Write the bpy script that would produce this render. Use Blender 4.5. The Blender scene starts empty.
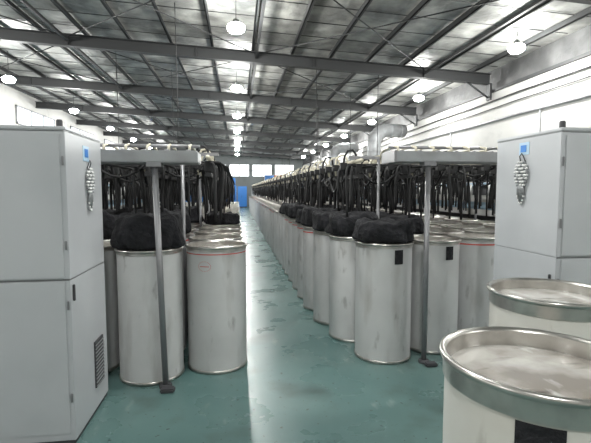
import bpy, math, random
from mathutils import Vector, Matrix, noise
random.seed(7)
S=bpy.context.scene
R=random.uniform
# ---------------- materials ----------------
def mat(name,col,rough=.5,metal=0,var=None,scale=4,amt=.5,bump=0,bscale=20,emit=0,stretch=(1,1,1),lo=.4,hi=.65,bd=.05):
    m=bpy.data.materials.new(name);m.use_nodes=True
    nt=m.node_tree;b=nt.nodes['Principled BSDF']
    b.inputs['Base Color'].default_value=(*col,1);b.inputs['Roughness'].default_value=rough;b.inputs['Metallic'].default_value=metal
    if var or bump:
        tc=nt.nodes.new('ShaderNodeTexCoord');mp=nt.nodes.new('ShaderNodeMapping');mp.inputs['Scale'].default_value=stretch
        nt.links.new(tc.outputs['Object'],mp.inputs['Vector'])
    if var:
        n=nt.nodes.new('ShaderNodeTexNoise');n.inputs['Scale'].default_value=scale;n.inputs['Detail'].default_value=6
        nt.links.new(mp.outputs[0],n.inputs['Vector'])
        r=nt.nodes.new('ShaderNodeValToRGB');r.color_ramp.elements[0].position=lo;r.color_ramp.elements[1].position=hi
        r.color_ramp.elements[0].color=(*col,1)
        r.color_ramp.elements[1].color=(*[col[i]*(1-amt)+var[i]*amt for i in range(3)],1)
        nt.links.new(n.outputs['Fac'],r.inputs[0]);nt.links.new(r.outputs[0],b.inputs['Base Color'])
    if bump:
        n2=nt.nodes.new('ShaderNodeTexNoise');n2.inputs['Scale'].default_value=bscale;n2.inputs['Detail'].default_value=5
        nt.links.new(mp.outputs[0],n2.inputs['Vector'])
        bp=nt.nodes.new('ShaderNodeBump');bp.inputs['Strength'].default_value=bump;bp.inputs['Distance'].default_value=bd
        nt.links.new(n2.outputs['Fac'],bp.inputs['Height']);nt.links.new(bp.outputs[0],b.inputs['Normal'])
    if emit:
        b.inputs['Emission Color'].default_value=(*col,1);b.inputs['Emission Strength'].default_value=emit
    return m
def layered(name,base,layers,rough=(.3,.6)):
    m=mat(name,base,rough[0])
    nt=m.node_tree;b=nt.nodes['Principled BSDF'];L=nt.links
    tc=nt.nodes.new('ShaderNodeTexCoord');oi=nt.nodes.new('ShaderNodeObjectInfo')
    ad=nt.nodes.new('ShaderNodeVectorMath');ad.operation='ADD';L.new(tc.outputs['Object'],ad.inputs[0]);L.new(oi.outputs['Location'],ad.inputs[1])
    def nz(scale,det,lo,hi,st=(1,1,1)):
        mp=nt.nodes.new('ShaderNodeMapping');mp.inputs['Scale'].default_value=st;L.new(ad.outputs[0],mp.inputs[0])
        n=nt.nodes.new('ShaderNodeTexNoise');n.inputs['Scale'].default_value=scale;n.inputs['Detail'].default_value=det;L.new(mp.outputs[0],n.inputs['Vector'])
        r=nt.nodes.new('ShaderNodeMapRange');r.inputs[1].default_value=lo;r.inputs[2].default_value=hi;L.new(n.outputs['Fac'],r.inputs[0]);return r.outputs[0]
    c=None
    for (bc,sc,det,lo,hi,st) in layers:
        x=nt.nodes.new('ShaderNodeMix');x.data_type='RGBA'
        if c is None:x.inputs[6].default_value=(*base,1)
        else:L.new(c,x.inputs[6])
        x.inputs[7].default_value=(*bc,1);L.new(nz(sc,det,lo,hi,st),x.inputs[0]);c=x.outputs[2]
    L.new(c,b.inputs['Base Color'])
    rr=nt.nodes.new('ShaderNodeMapRange');rr.inputs[3].default_value=rough[0];rr.inputs[4].default_value=rough[1];L.new(nz(1.7,6,.3,.7),rr.inputs[0]);L.new(rr.outputs[0],b.inputs['Roughness'])
    return m
M={}
u=(1,1,1)
M['floor']=layered('floor_epoxy',(.075,.15,.145),[((.13,.21,.198),.8,5,.35,.7,u),((.05,.085,.08),1.6,8,.54,.70,u),((.25,.31,.29),6,8,.63,.78,(1,.5,1)),((.03,.045,.045),22,3,.66,.72,u)],(.2,.42))
M['can']=layered('can_plastic',(.60,.60,.60),[((.52,.52,.52),2.5,5,.35,.7,u),((.38,.37,.355),5,8,.54,.75,(1,1,.25)),((.22,.21,.20),9,6,.63,.78,(1,1,.4))],(.3,.5))
M['canw']=layered('can_plastic_white',(.66,.64,.60),[((.58,.55,.50),3,5,.4,.7,u),((.38,.35,.31),9,6,.62,.78,(1,1,.3))],(.3,.5))
M['plate']=layered('can_plate',(.52,.50,.47),[((.22,.195,.17),3.2,6,.44,.6,(1,1,1)),((.72,.72,.70),5,7,.6,.72,(2,.7,1)),((.09,.08,.07),7,8,.6,.74,(.6,2,1))],(.1,.28))  # brown and pale patches, plus dark streaks painting reflections into the colour
M['wallw']=layered('wall_plaster',(.54,.53,.51),[((.44,.43,.415),.5,5,.45,.8,(1,1,1)),((.33,.32,.31),1.1,5,.60,.85,(1,1,1.5))],(.8,.9))
M['wallg']=mat('wall_grey',(.26,.28,.28),.85,0,(.18,.19,.19),.7,.6,.2,5)
M['foil']=mat('roof_foil',(.20,.20,.19),.5,.1,(.62,.62,.58),1.3,.85,.8,4,stretch=(1.3,1.3,1),lo=.42,hi=.75)
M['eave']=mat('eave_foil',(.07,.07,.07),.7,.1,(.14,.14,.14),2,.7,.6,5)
M['beam']=mat('beam_paint',(.026,.027,.028),.6,.05)
M['purlin']=mat('purlin_zinc',(.035,.036,.037),.6,.05)
M['steel']=mat('stainless_steel',(.58,.56,.53),.28,.92,(.36,.35,.33),12,.6)
M['black']=mat('black_cloth',(.006,.006,.008),.95,0,(.02,.02,.024),8,.7,.7,18)
M['hose']=mat('black_hose',(.008,.008,.009),.6)
M['cab']=mat('cabinet_paint',(.49,.50,.52),.42,0,(.40,.415,.435),1.2,.7)
M['cabd']=mat('cabinet_gap',(.05,.05,.055),.6)
M['grey']=mat('grey_paint',(.32,.33,.34),.45,.2,(.22,.22,.22),5,.6)
M['pole']=mat('pole_steel',(.26,.26,.27),.4,.5)
M['pipe']=mat('pipe_cream',(.60,.56,.45),.4,.1)
M['white']=mat('white_paint',(.72,.72,.71),.4)
M['bluew']=mat('blue_white_panel',(.42,.58,.72),.4)
M['blue']=mat('blue_paint',(.03,.20,.6),.4)
M['orange']=mat('orange_paint',(.7,.2,.04),.5)
M['red']=mat('red_paint',(.55,.07,.05),.5)
M['lamp']=mat('lamp_glow',(.96,1,1),.5,emit=90)
M['win']=mat('window_glow',(.93,.98,1),.3,emit=1.8)
M['winl']=mat('window_glow_soft',(.9,.95,1),.3,emit=1.1)
M['cable']=mat('cable_black',(.02,.02,.02),.6)
# ---------------- builder ----------------
class B:
    def __init__(s,name): s.n=name;s.v=[];s.f=[];s.m=[];s.sm=[];s.mats=[]
    def mi(s,k):
        if k not in s.mats:s.mats.append(k)
        return s.mats.index(k)
    def add(s,vs,fs,k,smooth=False):
        o=len(s.v);s.v+= [tuple(v) for v in vs];i=s.mi(k)
        for f in fs:
            s.f.append([a+o for a in f]);s.m.append(i);s.sm.append(smooth)
    def box(s,x0,x1,y0,y1,z0,z1,k,bev=0):
        if bev:
            b=min(bev,(x1-x0)/2.1,(y1-y0)/2.1,(z1-z0)/2.1)
            import bmesh
            bm=bmesh.new();bmesh.ops.create_cube(bm,size=1)
            for v in bm.verts: v.co=Vector(((x0+x1)/2+v.co.x*(x1-x0),(y0+y1)/2+v.co.y*(y1-y0),(z0+z1)/2+v.co.z*(z1-z0)))
            bmesh.ops.bevel(bm,geom=bm.edges[:],offset=b,segments=2,affect='EDGES')
            bm.verts.index_update()
            s.add([v.co.copy() for v in bm.verts],[[v.index for v in f.verts] for f in bm.faces],k);bm.free();return
        v=[(x,y,z) for x in(x0,x1) for y in(y0,y1) for z in(z0,z1)]
        s.add(v,[(0,1,3,2),(4,6,7,5),(0,4,5,1),(2,3,7,6),(0,2,6,4),(1,5,7,3)],k)
    def tube(s,pts,r,k,n=8,caps=True):
        pts=[Vector(p) for p in pts];vs=[];fs=[]
        up=Vector((0,0,1));la=None
        for i,p in enumerate(pts):
            t=(pts[min(i+1,len(pts)-1)]-pts[max(i-1,0)]).normalized()
            if la is None:
                a=t.cross(up)
                if a.length<.05:a=t.cross(Vector((1,0,0)))
            else: a=la-t*la.dot(t)
            if a.length<1e-4:a=t.orthogonal()
            a.normalize();b=t.cross(a);la=a
            for j in range(n):
                w=2*math.pi*j/n;vs.append(p+a*math.cos(w)*r+b*math.sin(w)*r)
        for i in range(len(pts)-1):
            for j in range(n):
                fs.append((i*n+j,i*n+(j+1)%n,(i+1)*n+(j+1)%n,(i+1)*n+j))
        if caps: fs.append(list(range(n))[::-1]);fs.append([(len(pts)-1)*n+j for j in range(n)])
        s.add(vs,fs,k,True)
    def lathe(s,prof,k,n=40,c=(0,0,0),smooth=True):
        vs=[];fs=[]
        for (r,z) in prof:
            for j in range(n):
                w=2*math.pi*j/n
                vs.append((r*math.cos(w)+c[0],r*math.sin(w)+c[1],z+c[2]))
        for i in range(len(prof)-1):
            for j in range(n):
                fs.append((i*n+j,i*n+(j+1)%n,(i+1)*n+(j+1)%n,(i+1)*n+j))
        s.add(vs,fs,k,smooth)
    def patch(s,r,a0,a1,z0,z1,k,n=8,c=(0,0)):
        vs=[];fs=[]
        for i in range(n+1):
            w=math.radians(a0+(a1-a0)*i/n)
            for z in(z0,z1):vs.append((c[0]+r*math.cos(w),c[1]+r*math.sin(w),z))
        for i in range(n):fs.append((2*i,2*i+2,2*i+3,2*i+1))
        s.add(vs,fs,k)
    def mesh(s):
        me=bpy.data.meshes.new(s.n);me.from_pydata(s.v,[],s.f)
        for k in s.mats:me.materials.append(M[k])
        me.polygons.foreach_set('material_index',s.m);me.polygons.foreach_set('use_smooth',s.sm);me.update();return me
    def obj(s,loc=(0,0,0),rz=0):
        o=bpy.data.objects.new(s.n,s.mesh());S.collection.objects.link(o);o.location=loc;o.rotation_euler=(0,0,rz);return o
def inst(name,me,loc,rz=0):
    o=bpy.data.objects.new(name,me);S.collection.objects.link(o);o.location=loc;o.rotation_euler=(0,0,rz);return o
# ---------------- room ----------------
XL,XR,Y0,Y1=-9,7,-6,46
zb=lambda x:4.62+.05*(7-x)
ROOF=.42
b=B('floor');b.box(XL-.2,XR+.2,Y0-.2,Y1+.2,-.2,0,'floor');b.obj()
b=B('ceiling')
za,zc=zb(XL-.2)+ROOF,zb(XR+.2)+ROOF
b.add([(XL-.2,Y0-.2,za),(XR+.2,Y0-.2,zc),(XR+.2,Y1+.2,zc),(XL-.2,Y1+.2,za),(XL-.2,Y0-.2,za+.1),(XR+.2,Y0-.2,zc+.1),(XR+.2,Y1+.2,zc+.1),(XL-.2,Y1+.2,za+.1)],
 [(3,2,1,0),(4,5,6,7),(0,1,5,4),(1,2,6,5),(2,3,7,6),(3,0,4,7)],'foil');b.obj()
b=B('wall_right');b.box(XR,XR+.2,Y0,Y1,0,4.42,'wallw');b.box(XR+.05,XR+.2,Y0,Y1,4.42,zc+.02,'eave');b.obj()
b=B('wall_left');b.box(XL-.2,XL,Y0,Y1,0,za,'wallw');b.obj()
b=B('wall_far');b.box(XL,XR,Y1,Y1+.2,0,za,'wallg');b.obj()
b=B('wall_back');b.box(XL,XR,Y0-.2,Y0,0,za,'wallw');b.obj()
b=B('trim_eave');b.box(XR-.06,XR,Y0,Y1,4.40,4.47,'beam');b.obj()
wn=0
for x0 in (-8,-5.6,-3.2,-.8,1.6,4.0):
    wn+=1;b=B('window_%d'%wn)
    b.box(x0,x0+2,Y1-.03,Y1-.01,3.2,4.4,'win')
    for xx in(x0-.05,x0+.97,x0+2): b.box(xx,xx+.06,Y1-.08,Y1-.0,3.15,4.45,'grey')
    for zz in(3.15,3.8,4.4): b.box(x0-.05,x0+2.06,Y1-.075,Y1-.0,zz,zz+.06,'grey')
    b.obj()
for y0 in (19.2,25,31,37):
    wn+=1;b=B('window_%d'%wn)
    b.box(XL+.01,XL+.03,y0,y0+3.6,4.5,5.15,'winl')
    for yy in(y0-.05,y0+1.2,y0+2.4,y0+3.6): b.box(XL,XL+.07,yy,yy+.06,4.45,5.2,'grey')
    for zz in(4.45,5.15): b.box(XL,XL+.07,y0-.05,y0+3.66,zz,zz+.06,'grey')
    b.obj()
BY=[-3.6,1.4]+[6.3+4.9*i for i in range(8)]
for yb in BY:
    b=B('roof_beam')
    def sl(z0,z1,y0,y1):
        vs=[]
        for x in(XL+.01,XR-.09):
            for y in(y0,y1):
                for z in(z0,z1):vs.append((x,y,zb(x)+z))
        b.add(vs,[(0,1,3,2),(4,6,7,5),(0,4,5,1),(2,3,7,6),(0,2,6,4),(1,5,7,3)],'beam')
    sl(0,.02,yb-.09,yb+.09);sl(.02,.26,yb-.012,yb+.012);sl(.26,.28,yb-.09,yb+.09)
    for x in (-7,-4,-1,2,5): b.box(x-.01,x+.01,yb-.08,yb+.08,zb(x)+.02,zb(x)+.25,'beam')
    b.tube([(XR-.12,yb,zb(XR)-.35),(XR-.75,yb,zb(XR-.75)+.01)],.025,'beam',6)
    b.box(XR-.12,XR-.06,yb-.09,yb+.09,zb(XR)-.42,zb(XR)+.02,'beam')
    b.obj()
b=B('roof_purlins')
x=XL+.4
while x<XR-.1:
    z=zb(x)+.285
    b.box(x-.012,x+.012,Y0,Y1,z,z+.115,'purlin');b.box(x-.012,x+.05,Y0,Y1,z,z+.012,'purlin')
    x+=1.0
y=Y0+.5
while y<Y1:
    b.tube([(XL+.05,y,zb(XL)+.405),(XR-.05,y,zb(XR)+.405)],.008,'purlin',4)
    y+=.82
b.obj()
b=B('roof_bracing_rods')
for y in [1.4,6.3,11.2,16.1,21,25.9,30.8,35.7]:
    for xa,xb_ in((-8.5,-4),(-4,.5),(.5,5)):
        b.tube([(xa,y+.1,zb(xa)+.2),(xb_,y+4.8,zb(xb_)+.2)],.013,'beam',6)
        b.tube([(xb_,y+.1,zb(xb_)+.2),(xa,y+4.8,zb(xa)+.2)],.013,'beam',6)
b.obj()
b=B('roof_struts')
for yb0,yb1 in zip(BY[:-1],BY[1:]):
    for x in (-4,.5,5): b.box(x-.03,x+.03,yb0+.1,yb1-.1,zb(x)+.1,zb(x)+.16,'beam')
b.obj()
# lamps
for xx,z in((-6.5,4.98),(0,4.93),(5.9,4.80)):
    LB=B('high_bay_lamp');top=zb(xx)+ROOF-z-.02
    LB.lathe([(0,.09),(.04,.09),(.05,.03),(.09,.02),(.12,.005),(.125,-.01),(.11,-.012)],'grey',24)
    for i in range(10):
        w=i*math.pi/5;LB.tube([(.05*math.cos(w),.05*math.sin(w),.03),(.05*math.cos(w),.05*math.sin(w),.08)],.006,'beam',5)
    LB.lathe([(.115,-.005),(.155,-.03),(.172,-.07),(.16,-.12),(.12,-.155),(.06,-.175),(0,-.18)],'lamp',24)
    LB.tube([(0,0,.09),(0,0,top)],.007,'cable',6)
    lme=LB.mesh()
    for i in range(-3,8):
        y=8.6+4.95*i
        if y>42:continue
        o=inst('high_bay_lamp',lme,(xx,y,z))
        ld=bpy.data.lights.new('lamp_light','POINT');ld.energy=135;ld.shadow_soft_size=.11;ld.color=(1,.995,.95)
        lo=bpy.data.objects.new('lamp_light',ld);S.collection.objects.link(lo);lo.parent=o;lo.location=(0,0,-.30)
# ---------------- cans ----------------
def can(name,R0=.285,H=1.2,body='can',n=40,marks=None,plate='plate',depth=.05):
    b=B(name)
    b.lathe([(R0-.02,0),(R0+.006,.0),(R0+.006,.03),(R0,.032)],'steel',n)
    b.lathe([(R0,.032),(R0,H-.085)],body,n)
    hb=.085 if body=='canw' else .05
    b.lathe([(R0,H-.085),(R0,H-hb)],body,n)
    b.lathe([(R0,H-hb),(R0+.006,H-hb+.003)],'steel',n)
    b.lathe([(R0+.006,H-hb+.003),(R0+.006,H-.026)],'steel',n)
    b.lathe([(R0+.006,H-.026),(R0+.014,H-.022),(R0+.019,H-.012),(R0+.016,H-.003),(R0+.008,H),(R0,H-.003),(R0-.006,H-.012)],'steel',n)
    b.lathe([(R0-.006,H-.012),(R0-.008,H-depth-.01)],'steel',n)
    b.lathe([(R0-.008,H-depth),(R0-.03,H-depth+.004),(R0*.6,H-depth+.008),(R0*.25,H-depth+.012),(.04,H-depth+.01),(0.0,H-depth+.01)],plate,n)
    if marks:marks(b,R0,H)
    return b
def mk_red(b,R0,H):
    b.lathe([(R0+.003,H-.085),(R0+.003,H-.070)],'red',40)
def mk_black(b,R0,H):
    b.patch(R0+.0085,-84,-66,H-.2,H-.06,'black')
def mk_logo(b,R0,H):
    for i in range(24):
        a0=-110+math.degrees(.06/R0)*math.cos(i*math.pi/12);z0=H-.18+.045*math.sin(i*math.pi/12)
        b.patch(R0+.002,a0-.6,a0+.6,z0-.003,z0+.003,'red',1)
    b.patch(R0+.002,-119,-101,H-.185,H-.178,'red',3)
    b.lathe([(R0+.002,H-.075),(R0+.002,H-.066)],'red',40)
cm=can('sliver_can').mesh();cmb=can('sliver_can',marks=mk_black).mesh();cmr=can('sliver_can',marks=mk_red).mesh();cml=can('sliver_can',marks=mk_logo).mesh()
cfar=can('sliver_can_row',n=20);cfr=can('sliver_can_row',n=20,marks=mk_red)
PITCH=.63
NR=56
def rowobj(x,y0,n):
    f=B('sliver_can_row')
    for i in range(n):
        base=cfr if R(0,1)<.5 else cfar
        dx=R(-.015,.015);o=len(f.v)
        mm=[f.mi(k) for k in base.mats]
        f.v+=[(v[0]+x+dx,v[1]+y0+i*PITCH,v[2]) for v in base.v]
        f.f+=[[a+o for a in q] for q in base.f];f.m+=[mm[q] for q in base.m];f.sm+=base.sm
    f.obj()
NEAR=9
rcols=[1.5,2.12,2.76,3.38,4.0];rx={}
for ci,cx in enumerate(rcols):
    yy0=[4.22,4.4,4.6,4.6,4.7][ci]
    for i in range(NEAR):
        x=cx
        if ci==0: x=[1.49,1.35,1.27,1.23][min(i,3)]
        if ci==1: x=[2.1,1.98,1.92][min(i,2)]
        if ci==2: x=[2.72,2.6][min(i,1)]
        if ci==3 and i>0:x=3.26
        me=cm
        if ci==0 and i==0:me=cmb
        if ci==2 and i==0 or R(0,1)<.5 and i:me=cmr
        if (ci==1 and i==0):me=cmb
        inst('sliver_can',me,(x,yy0+i*PITCH,0),R(-.1,.1))
        rx[(ci,i)]=(x,yy0+i*PITCH)
    rowobj(x,yy0+NEAR*PITCH,NR-NEAR-4)
for ci,cx in enumerate([-.21,-.81,-1.45,-2.09]):
    yy0=[4.22,4.06,4.3,4.3][ci]
    for i in range(NEAR):
        me=cml if(ci==0 and i==0) else (cmr if R(0,1)<.5 and i else cm)
        x=cx if i==0 else [-.25,-.87,-1.49,-2.11][ci]
        inst('sliver_can',me,(x,yy0+i*PITCH,0),R(-.1,.1))
    rowobj(x,yy0+NEAR*PITCH,16)
def mk_fg(b,R0,H): b.patch(R0+.0025,-138,-114,H-.32,H-.088,'black')
can('sliver_can',.275,1.21,'canw',96,mk_fg,depth=.065).obj((.92,1.175,0))
can('sliver_can',.285,1.21,'canw',96,depth=.06).obj((1.60,1.98,0))
# ---------------- black cloth bags ----------------
def heap(x,y,z,w,d,h,seed):
    b=B('black_cloth_bag');n=64;m=24;vs=[];fs=[]
    sp=lambda c,e:math.copysign(abs(c)**e,c)
    for i in range(m+1):
        ph=i/m*math.pi
        for j in range(n):
            t=2*math.pi*j/n
            px=sp(math.cos(t),.55)*sp(math.sin(ph),.2);py=sp(math.sin(t),.55)*sp(math.sin(ph),.2);pz=sp(math.cos(ph),.35)
            q=Vector((px*1.1+seed*3.1,py*1.1,pz*.8+seed))
            nn=noise.noise(q*1.3);fo=noise.noise(Vector((math.cos(t)*4+seed,math.sin(t)*4,pz*.5+seed)))
            rr=1+nn*.1+fo*.16*(1-.6*pz)-.03*pz
            top=1+nn*.6+noise.noise(q*3)*.3
            zz=h*.5+h*.5*pz*(top if pz>0 else 1)
            vs.append((px*w/2*rr,py*d/2*rr,max(0.002,zz)))
    for i in range(m):
        for j in range(n):fs.append((i*n+j,(i+1)*n+j,(i+1)*n+(j+1)%n,i*n+(j+1)%n))
    b.add(vs,fs,'black',True)
    b.obj((x,y,z),R(-.2,.2))
for i in range(9):
    x,y=rx[(0,i)]
    if i==5:continue
    heap(x-.01,y,1.2,.54,.54,[.2,.24,.22,.24,.2,.2,.22,.2,.24][i],i+1)
for i in(1,2,4,6,7): 
    x,y=rx[(1,i)];heap(x,y,1.2,.52,.52,.2,i+20)
heap(-.81,4.06,1.2,.57,.56,.28,31);heap(-.87,4.06+PITCH,1.2,.54,.54,.24,33);heap(-.87,4.06+2*PITCH,1.2,.54,.54,.26,35)
heap(-.25,4.22+4*PITCH,1.2,.5,.5,.16,36)
heap(-1.49,4.3+PITCH,1.2,.54,.54,.28,37);heap(-1.49,4.3+3*PITCH,1.2,.54,.54,.26,38);heap(-.87,4.06+5*PITCH,1.2,.54,.54,.24,41)
# ---------------- creels ----------------
def arc(p,q,out,n):
    p=Vector(p);q=Vector(q);a=p+Vector((out[0],out[1],.06));c=Vector((q.x,q.y,q.z+(p.z-q.z)*.65))
    return [p*(1-u)**3+a*3*u*(1-u)**2+c*3*u*u*(1-u)+q*u**3 for u in [i/(n-1) for i in range(n)]]
def creel(xs,y0,y1):
    b=B('sliver_creel')
    lo_,hi_=min(xs),max(xs)
    for i,x in enumerate(xs):
        b.tube([(x,y0,2.06),(x,y1,2.06)],.024,'pipe',8)
        b.tube([(x+.12,y0,2.0),(x+.12,y1,2.0)],.016,'hose',6)
        b.box(x-.03,x+.03,y0,y1,1.86,1.9,'hose')
    y=y0+.2;k=0
    while y<y1:
        near=y<14
        n=9 if near else 5
        b.tube([(lo_-.2,y,1.96),(lo_-.1,y,2.02),(hi_+.1,y,2.02),(hi_+.2,y,1.96)],.014,'hose',6)
        if k%5==0:
            b.box(lo_-.1,hi_+.1,y-.02,y+.02,2.085,2.12,'pole')
            for xp in(sorted(xs)[1]-.31,hi_+.32 if hi_>1 else hi_-.28):
                b.tube([(xp,y,0),(xp,y,2.1)],.02,'pole',8)
        for x in xs:
            hh=R(-.03,.01)
            g=[(x,y,2.06),(x-.01,y,2.14+hh),(x-.05,y,2.19+hh),(x-.11,y,2.18+hh),(x-.15,y,2.11),(x-.16,y,1.99),(x-.15,y,1.9)]
            b.tube(g,.014,'pipe' if k%3 else 'hose',6)
            b.box(x-.05,x+.05,y-.05,y+.05,1.92,2.03,'hose')
            b.box(x-.2,x-.12,y-.03,y+.03,1.96,2.04,'hose')
            for s in range(5 if near else 3):
                sx=R(-.16,.14);sy=(s-2)*.11+R(-.04,.04)
                zl=R(1.3,1.5) if R(0,1)<.7 else R(1.5,1.7)
                q=(x+sx+R(-.06,.06),y+sy+R(-.05,.05),zl)
                b.tube(arc((x+sx*.4,y+sy*.7,2.0),q,(sx*1.2,R(-.05,.05)),n),R(.010,.019),'hose',5)
            if R(0,1)<.8:
                sg=R(.1,.3);pts=[(x-.1,y+.63*v/6,1.98-sg*math.sin(math.pi*v/6)) for v in range(7)]
                b.tube(pts,R(.012,.02),'hose',5)
            if R(0,1)<.5 and x<hi_-.1:
                sg=R(.08,.25);pts=[(x+.55*v/6,y,2.0-sg*math.sin(math.pi*v/6)) for v in range(7)]
                b.tube(pts,.013,'hose',5)
        y+=PITCH/1.5;k+=1
    b.obj()
creel([1.4,1.98,2.6,3.2,3.85],4.75,38)
creel([-.3,-.9,-1.5,-2.15],4.5,20)
# ---------------- gantry ----------------
def gantry(px,py,x0,x1,zt,loops,lean=0):
    b=B('creel_end_gantry')
    b.tube([(px,py,.02),(px+lean,py,zt-.13)],.026,'pole',16)
    b.lathe([(.0,.03),(.05,.03),(.055,.02),(.055,0.0)],'cabd',20,(px,py,0))
    b.box(px-.03,px+.09,py-.13,py-.05,0,.035,'cabd',.01)
    b.box(x0,x1,py-.06,py+.3,zt-.10,zt,'grey',.008)
    b.box(x0-.015,x0+.01,py-.065,py+.305,zt-.105,zt+.005,'pole',.004)
    b.box(px+lean-.06,px+lean+.06,py-.05,py+.06,zt-.135,zt-.10,'pole')
    for i in range(loops):
        x=x0+.08+i*(x1-x0-.16)/max(1,loops-1)
        b.tube([(x,py+.1,zt),(x,py+.1,zt+.05),(x,py+.2,zt+.07),(x,py+.5,zt+.06),(x,py+.58,zt+.03),(x,py+.6,zt-.03)],.012,'pipe',8)
        b.lathe([(0,.012),(.02,.012),(.02,0)],'pole',10,(x,py,zt))
    b.tube([(x0+.02,py+.2,zt+.06),(x1,py+.2,zt+.06)],.015,'pole',8)
    b.obj()
gantry(-.64,3.74,-1.2,-.33,2.05,5,-.05)
gantry(1.83,3.95,1.48,2.75,2.09,7)
# ---------------- cabinets ----------------
def charm(name,x,y,z,sx):
    b=B(name)
    X=x+sx*.018
    b.tube([(x+sx*.004,y-.025,z+.05),(X,y-.02,z+.09),(X,y,z+.11),(X,y+.02,z+.09),(x+sx*.004,y+.025,z+.05)],.004,'cabd',6)
    rows=8
    for r in range(rows):
        wd=[.03,.05,.06,.065,.065,.06,.05,.035][r];zz=z+.045-r*.024
        nb=max(3,int(wd*2/.024)+1)
        for j in range(nb):
            yy=y-wd+2*wd*j/(nb-1)
            b.lathe([(0,-.011),(.009,-.006),(.011,0),(.009,.006),(0,.011)],'white' if (r+j)%3 else 'grey',8,(X,yy,zz))
        b.tube([(X-sx*.008,y-wd,zz),(X-sx*.008,y+wd,zz)],.005,'cabd',5)
    for i in range(7):
        yy=y-.036+i*.012;L=.05+.07*math.sin(math.pi*(i+.5)/7)
        b.tube([(X,yy*.6+y*.4,z-.13),(X,yy,z-.15),(X-sx*.003,yy,z-.14-L)],.005,'grey',5)
        b.lathe([(0,-.009),(.007,-.005),(.007,.005),(0,.009)],'white',8,(X-sx*.003,yy,z-.14-L))
    b.obj()
def cabinet(x0,x1,y0,y1,H,zs,side):
    b=B('control_cabinet')
    b.box(x0+.01,x1-.01,y0+.01,y1-.01,0,.03,'cabd')
    b.box(x0+.004,x1-.004,y0+.004,y1-.004,.03,H-.02,'grey')
    b.box(x0,x1,y0,y1,.03,zs-.002,'cab',.004);b.box(x0,x1,y0,y1,zs+.002,H-.029,'cab',.004)
    b.box(x0-.004,x1+.004,y0-.004,y1+.004,H-.026,H,'cab',.006)
    b.box(x0+.03,x1-.03,y0-.008,y0+.001,zs+.012,H-.05,'cab',.003)
    b.box(x0+.03,x1-.03,y0-.008,y0+.001,.08,zs-.012,'cab',.003)
    xh=x1-.015 if side>0 else x0+.015
    for z in(.3,zs-.2,zs+.2,H-.25): b.box(xh-.006,xh+.006,y0-.012,y0-.0,z,z+.06,'pole',.003)
    for i in range(2):
        b.lathe([(0,.05),(.015,.05),(.02,.04),(.02,0)],'cabd',12,((x0+.05+i*(x1-x0-.1)),y0+.06,H))
    return b
b=cabinet(-2.1,-1.1,2.95,3.68,2.13,1.13,1)
b.box(-1.1,-1.088,3.36,3.55,.2,.56,'cabd')
for i in range(12): b.box(-1.09,-1.083,3.36,3.55,.21+i*.029,.217+i*.029,'grey')
b.box(-1.1,-1.085,2.985,3.0,.98,1.09,'cabd',.003)
b.box(-1.1,-1.097,3.27,3.39,1.93,2.04,'bluew');b.box(-1.097,-1.095,3.3,3.37,1.96,2.02,'blue')
b.obj()
charm('hanging_charm',-1.1,3.36,1.83,1)
b=cabinet(2.1,3.1,2.56,3.26,2.13,1.27,-1)
b.box(2.097,2.1,2.87,2.98,1.98,2.07,'bluew');b.box(2.094,2.097,2.9,2.96,2.0,2.05,'blue')
b.box(2.085,2.1,2.60,2.615,1.05,1.15,'cabd',.003)
b.obj()
charm('hanging_charm',2.1,2.93,1.88,-1)
# ---------------- spinning machines ----------------
def machine(x0,x1,y0,y1,f):
    b=B('spinning_machine')
    b.box(x0,x1,y0,y1,.0,.75,'grey',.02)
    b.box(x0+.1,x1-.1,y0+.02,y1-.02,.75,1.25,'cabd')
    b.box(x0-.02,x1+.02,y0,y1,1.25,1.36,'white',.01)
    b.box(x0+.05,x1-.05,y0,y1,1.36,1.5,'bluew')
    b.box(x0-.04,x1+.04,y0,y1,1.5,1.62,'white',.01)
    b.box(x0+.2,x1-.2,y0,y1,1.62,1.8,'cabd')
    b.box(x0+.1,x1-.1,y0,y1,1.8,1.86,'bluew',.01)
    y=y0+.2
    xs=x0 if f<0 else x1
    while y<y1-.2:
        b.lathe([(0,.0),(.03,.0),(.035,.12),(.018,.2),(0,.22)],'white',8,(xs+f*-.06,y,1.62))
        b.lathe([(.05,0),(.05,.3)],'white',8,(xs+f*-.05,y,.85))
        y+=.3
    b.obj()
machine(4.5,5.4,5,37,-1)
machine(-3.6,-2.75,5,20,1)
machine(-6.6,-5.7,6,36,1)
machine(-3.6,-2.75,23,38,1)
def simplecab(name,x0,x1,y0,y1,H,k):
    b=B(name);b.box(x0+.02,x1-.02,y0+.02,y1,0,.1,'cabd');b.box(x0,x1,y0,y1,.1,H,k,.02)
    b.box(x0+.06,(x0+x1)/2-.01,y0-.012,y0,.2,H-.1,k,.004);b.box((x0+x1)/2+.01,x1-.06,y0-.012,y0,.2,H-.1,k,.004)
    b.box((x0+x1)/2-.06,(x0+x1)/2-.04,y0-.04,y0-.01,1,1.2,'cabd',.004);b.obj()
simplecab('blue_cabinet',-1.2,-.1,20.6,21.4,2.3,'blue')
simplecab('blue_cabinet',-2.6,-1.5,20.6,21.4,2.6,'blue')
simplecab('blue_cabinet',-.9,-.1,36,36.8,2.1,'blue')
simplecab('blue_cabinet',.0,.9,42.5,43.3,2.1,'blue')
simplecab('control_cabinet',1.3,2.2,39.6,40.4,2.2,'cab')
b=B('wall_banner');b.box(2.9,3.9,Y1-.14,Y1-.09,2.6,3.3,'blue');b.box(3.9,4.8,Y1-.14,Y1-.09,2.6,3.3,'orange');b.box(2.85,4.85,Y1-.13,Y1-.08,2.55,3.35,'white');b.obj()
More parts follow.
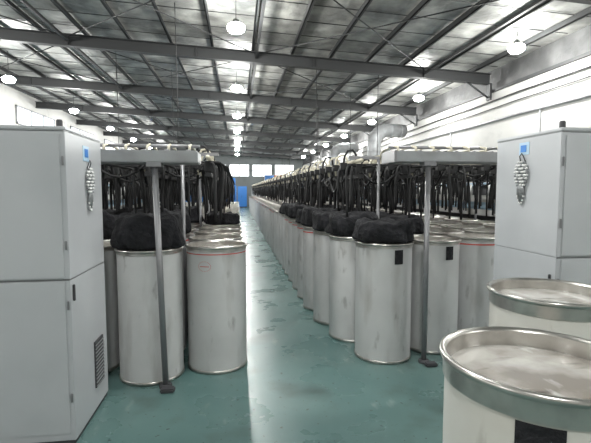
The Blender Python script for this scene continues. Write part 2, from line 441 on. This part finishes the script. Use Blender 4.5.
def duct(pts,r,k,hang=()):
    b=B('ventilation_duct');b.tube(pts,r,k,20)
    for i in range(len(pts)-1):
        p,q=Vector(pts[i]),Vector(pts[i+1]);L=(q-p).length;n=max(1,int(L/.35))
        d=(q-p).normalized()
        for j in range(n):
            c=p+d*(j+.5)*L/n
            b.tube([c-d*.015,c+d*.015],r*1.06,k,20)
    for x,y,z in hang:b.tube([(x,y,z),(x,y,zb(x)+.38)],.01,'beam',6)
    b.obj()
duct([(5.2,16,1.87),(5.2,16,3.4),(5.25,16.03,3.7),(5.4,16.1,3.9),(5.7,16.3,4.05),(6.6,16.6,4.08)],.26,'grey')
duct([(5.2,23,1.87),(5.2,23,3.5),(5.27,23,3.8),(5.5,23.1,4.0),(6.6,23.3,4.08)],.26,'grey')
duct([(4.0,11.2,2.6),(4.0,24,2.6)],.11,'pipe',[(4,y,2.7) for y in(12,15,18,22)])
duct([(2.9,15,2.5),(2.9,30,2.5)],.09,'pipe',[(2.9,y,2.58) for y in(15.5,19,24,28)])
b=B('wall_cables')
for (z,sl_,kk,r) in((4.22,-.012,'cable',.018),(4.05,-.02,'cable',.015),(3.62,.0,'grey',.03)):
    b.tube([(XR-.05,2+i*2,z+sl_*i-.02*(i%2)) for i in range(20)],r,kk,6)
for y in(9.2,13.4,19): b.tube([(XR-.04,y,2.4),(XR-.04,y,3.62)],.02,'grey',6)
b.obj()
b=B('power_cable_drop')
for x,y in((-1.2,9),(-2.0,14),(2.3,12.5),(3.3,17.5),(-3,11.5)):
    b.tube([(x,y,2.26),(x+.02,y,3.4),(x,y,zb(x)+.4)],.008,'cable',6)
b.obj()
# ---------------- world / camera ----------------
w=bpy.data.worlds.new('w');S.world=w;w.use_nodes=True;w.node_tree.nodes['Background'].inputs[0].default_value=(.6,.7,.8,1)
cd=bpy.data.cameras.new('cam');cd.lens=26;cd.sensor_width=36;cd.sensor_fit='HORIZONTAL'
co=bpy.data.objects.new('camera',cd);S.collection.objects.link(co);co.location=(0,0,1.72);co.rotation_euler=(math.radians(90-4.2),0,math.radians(-7.7));S.camera=co
cd.clip_start=.05;cd.clip_end=200
S.view_settings.view_transform='Standard';S.view_settings.look='None'
S.view_settings.exposure=0.6
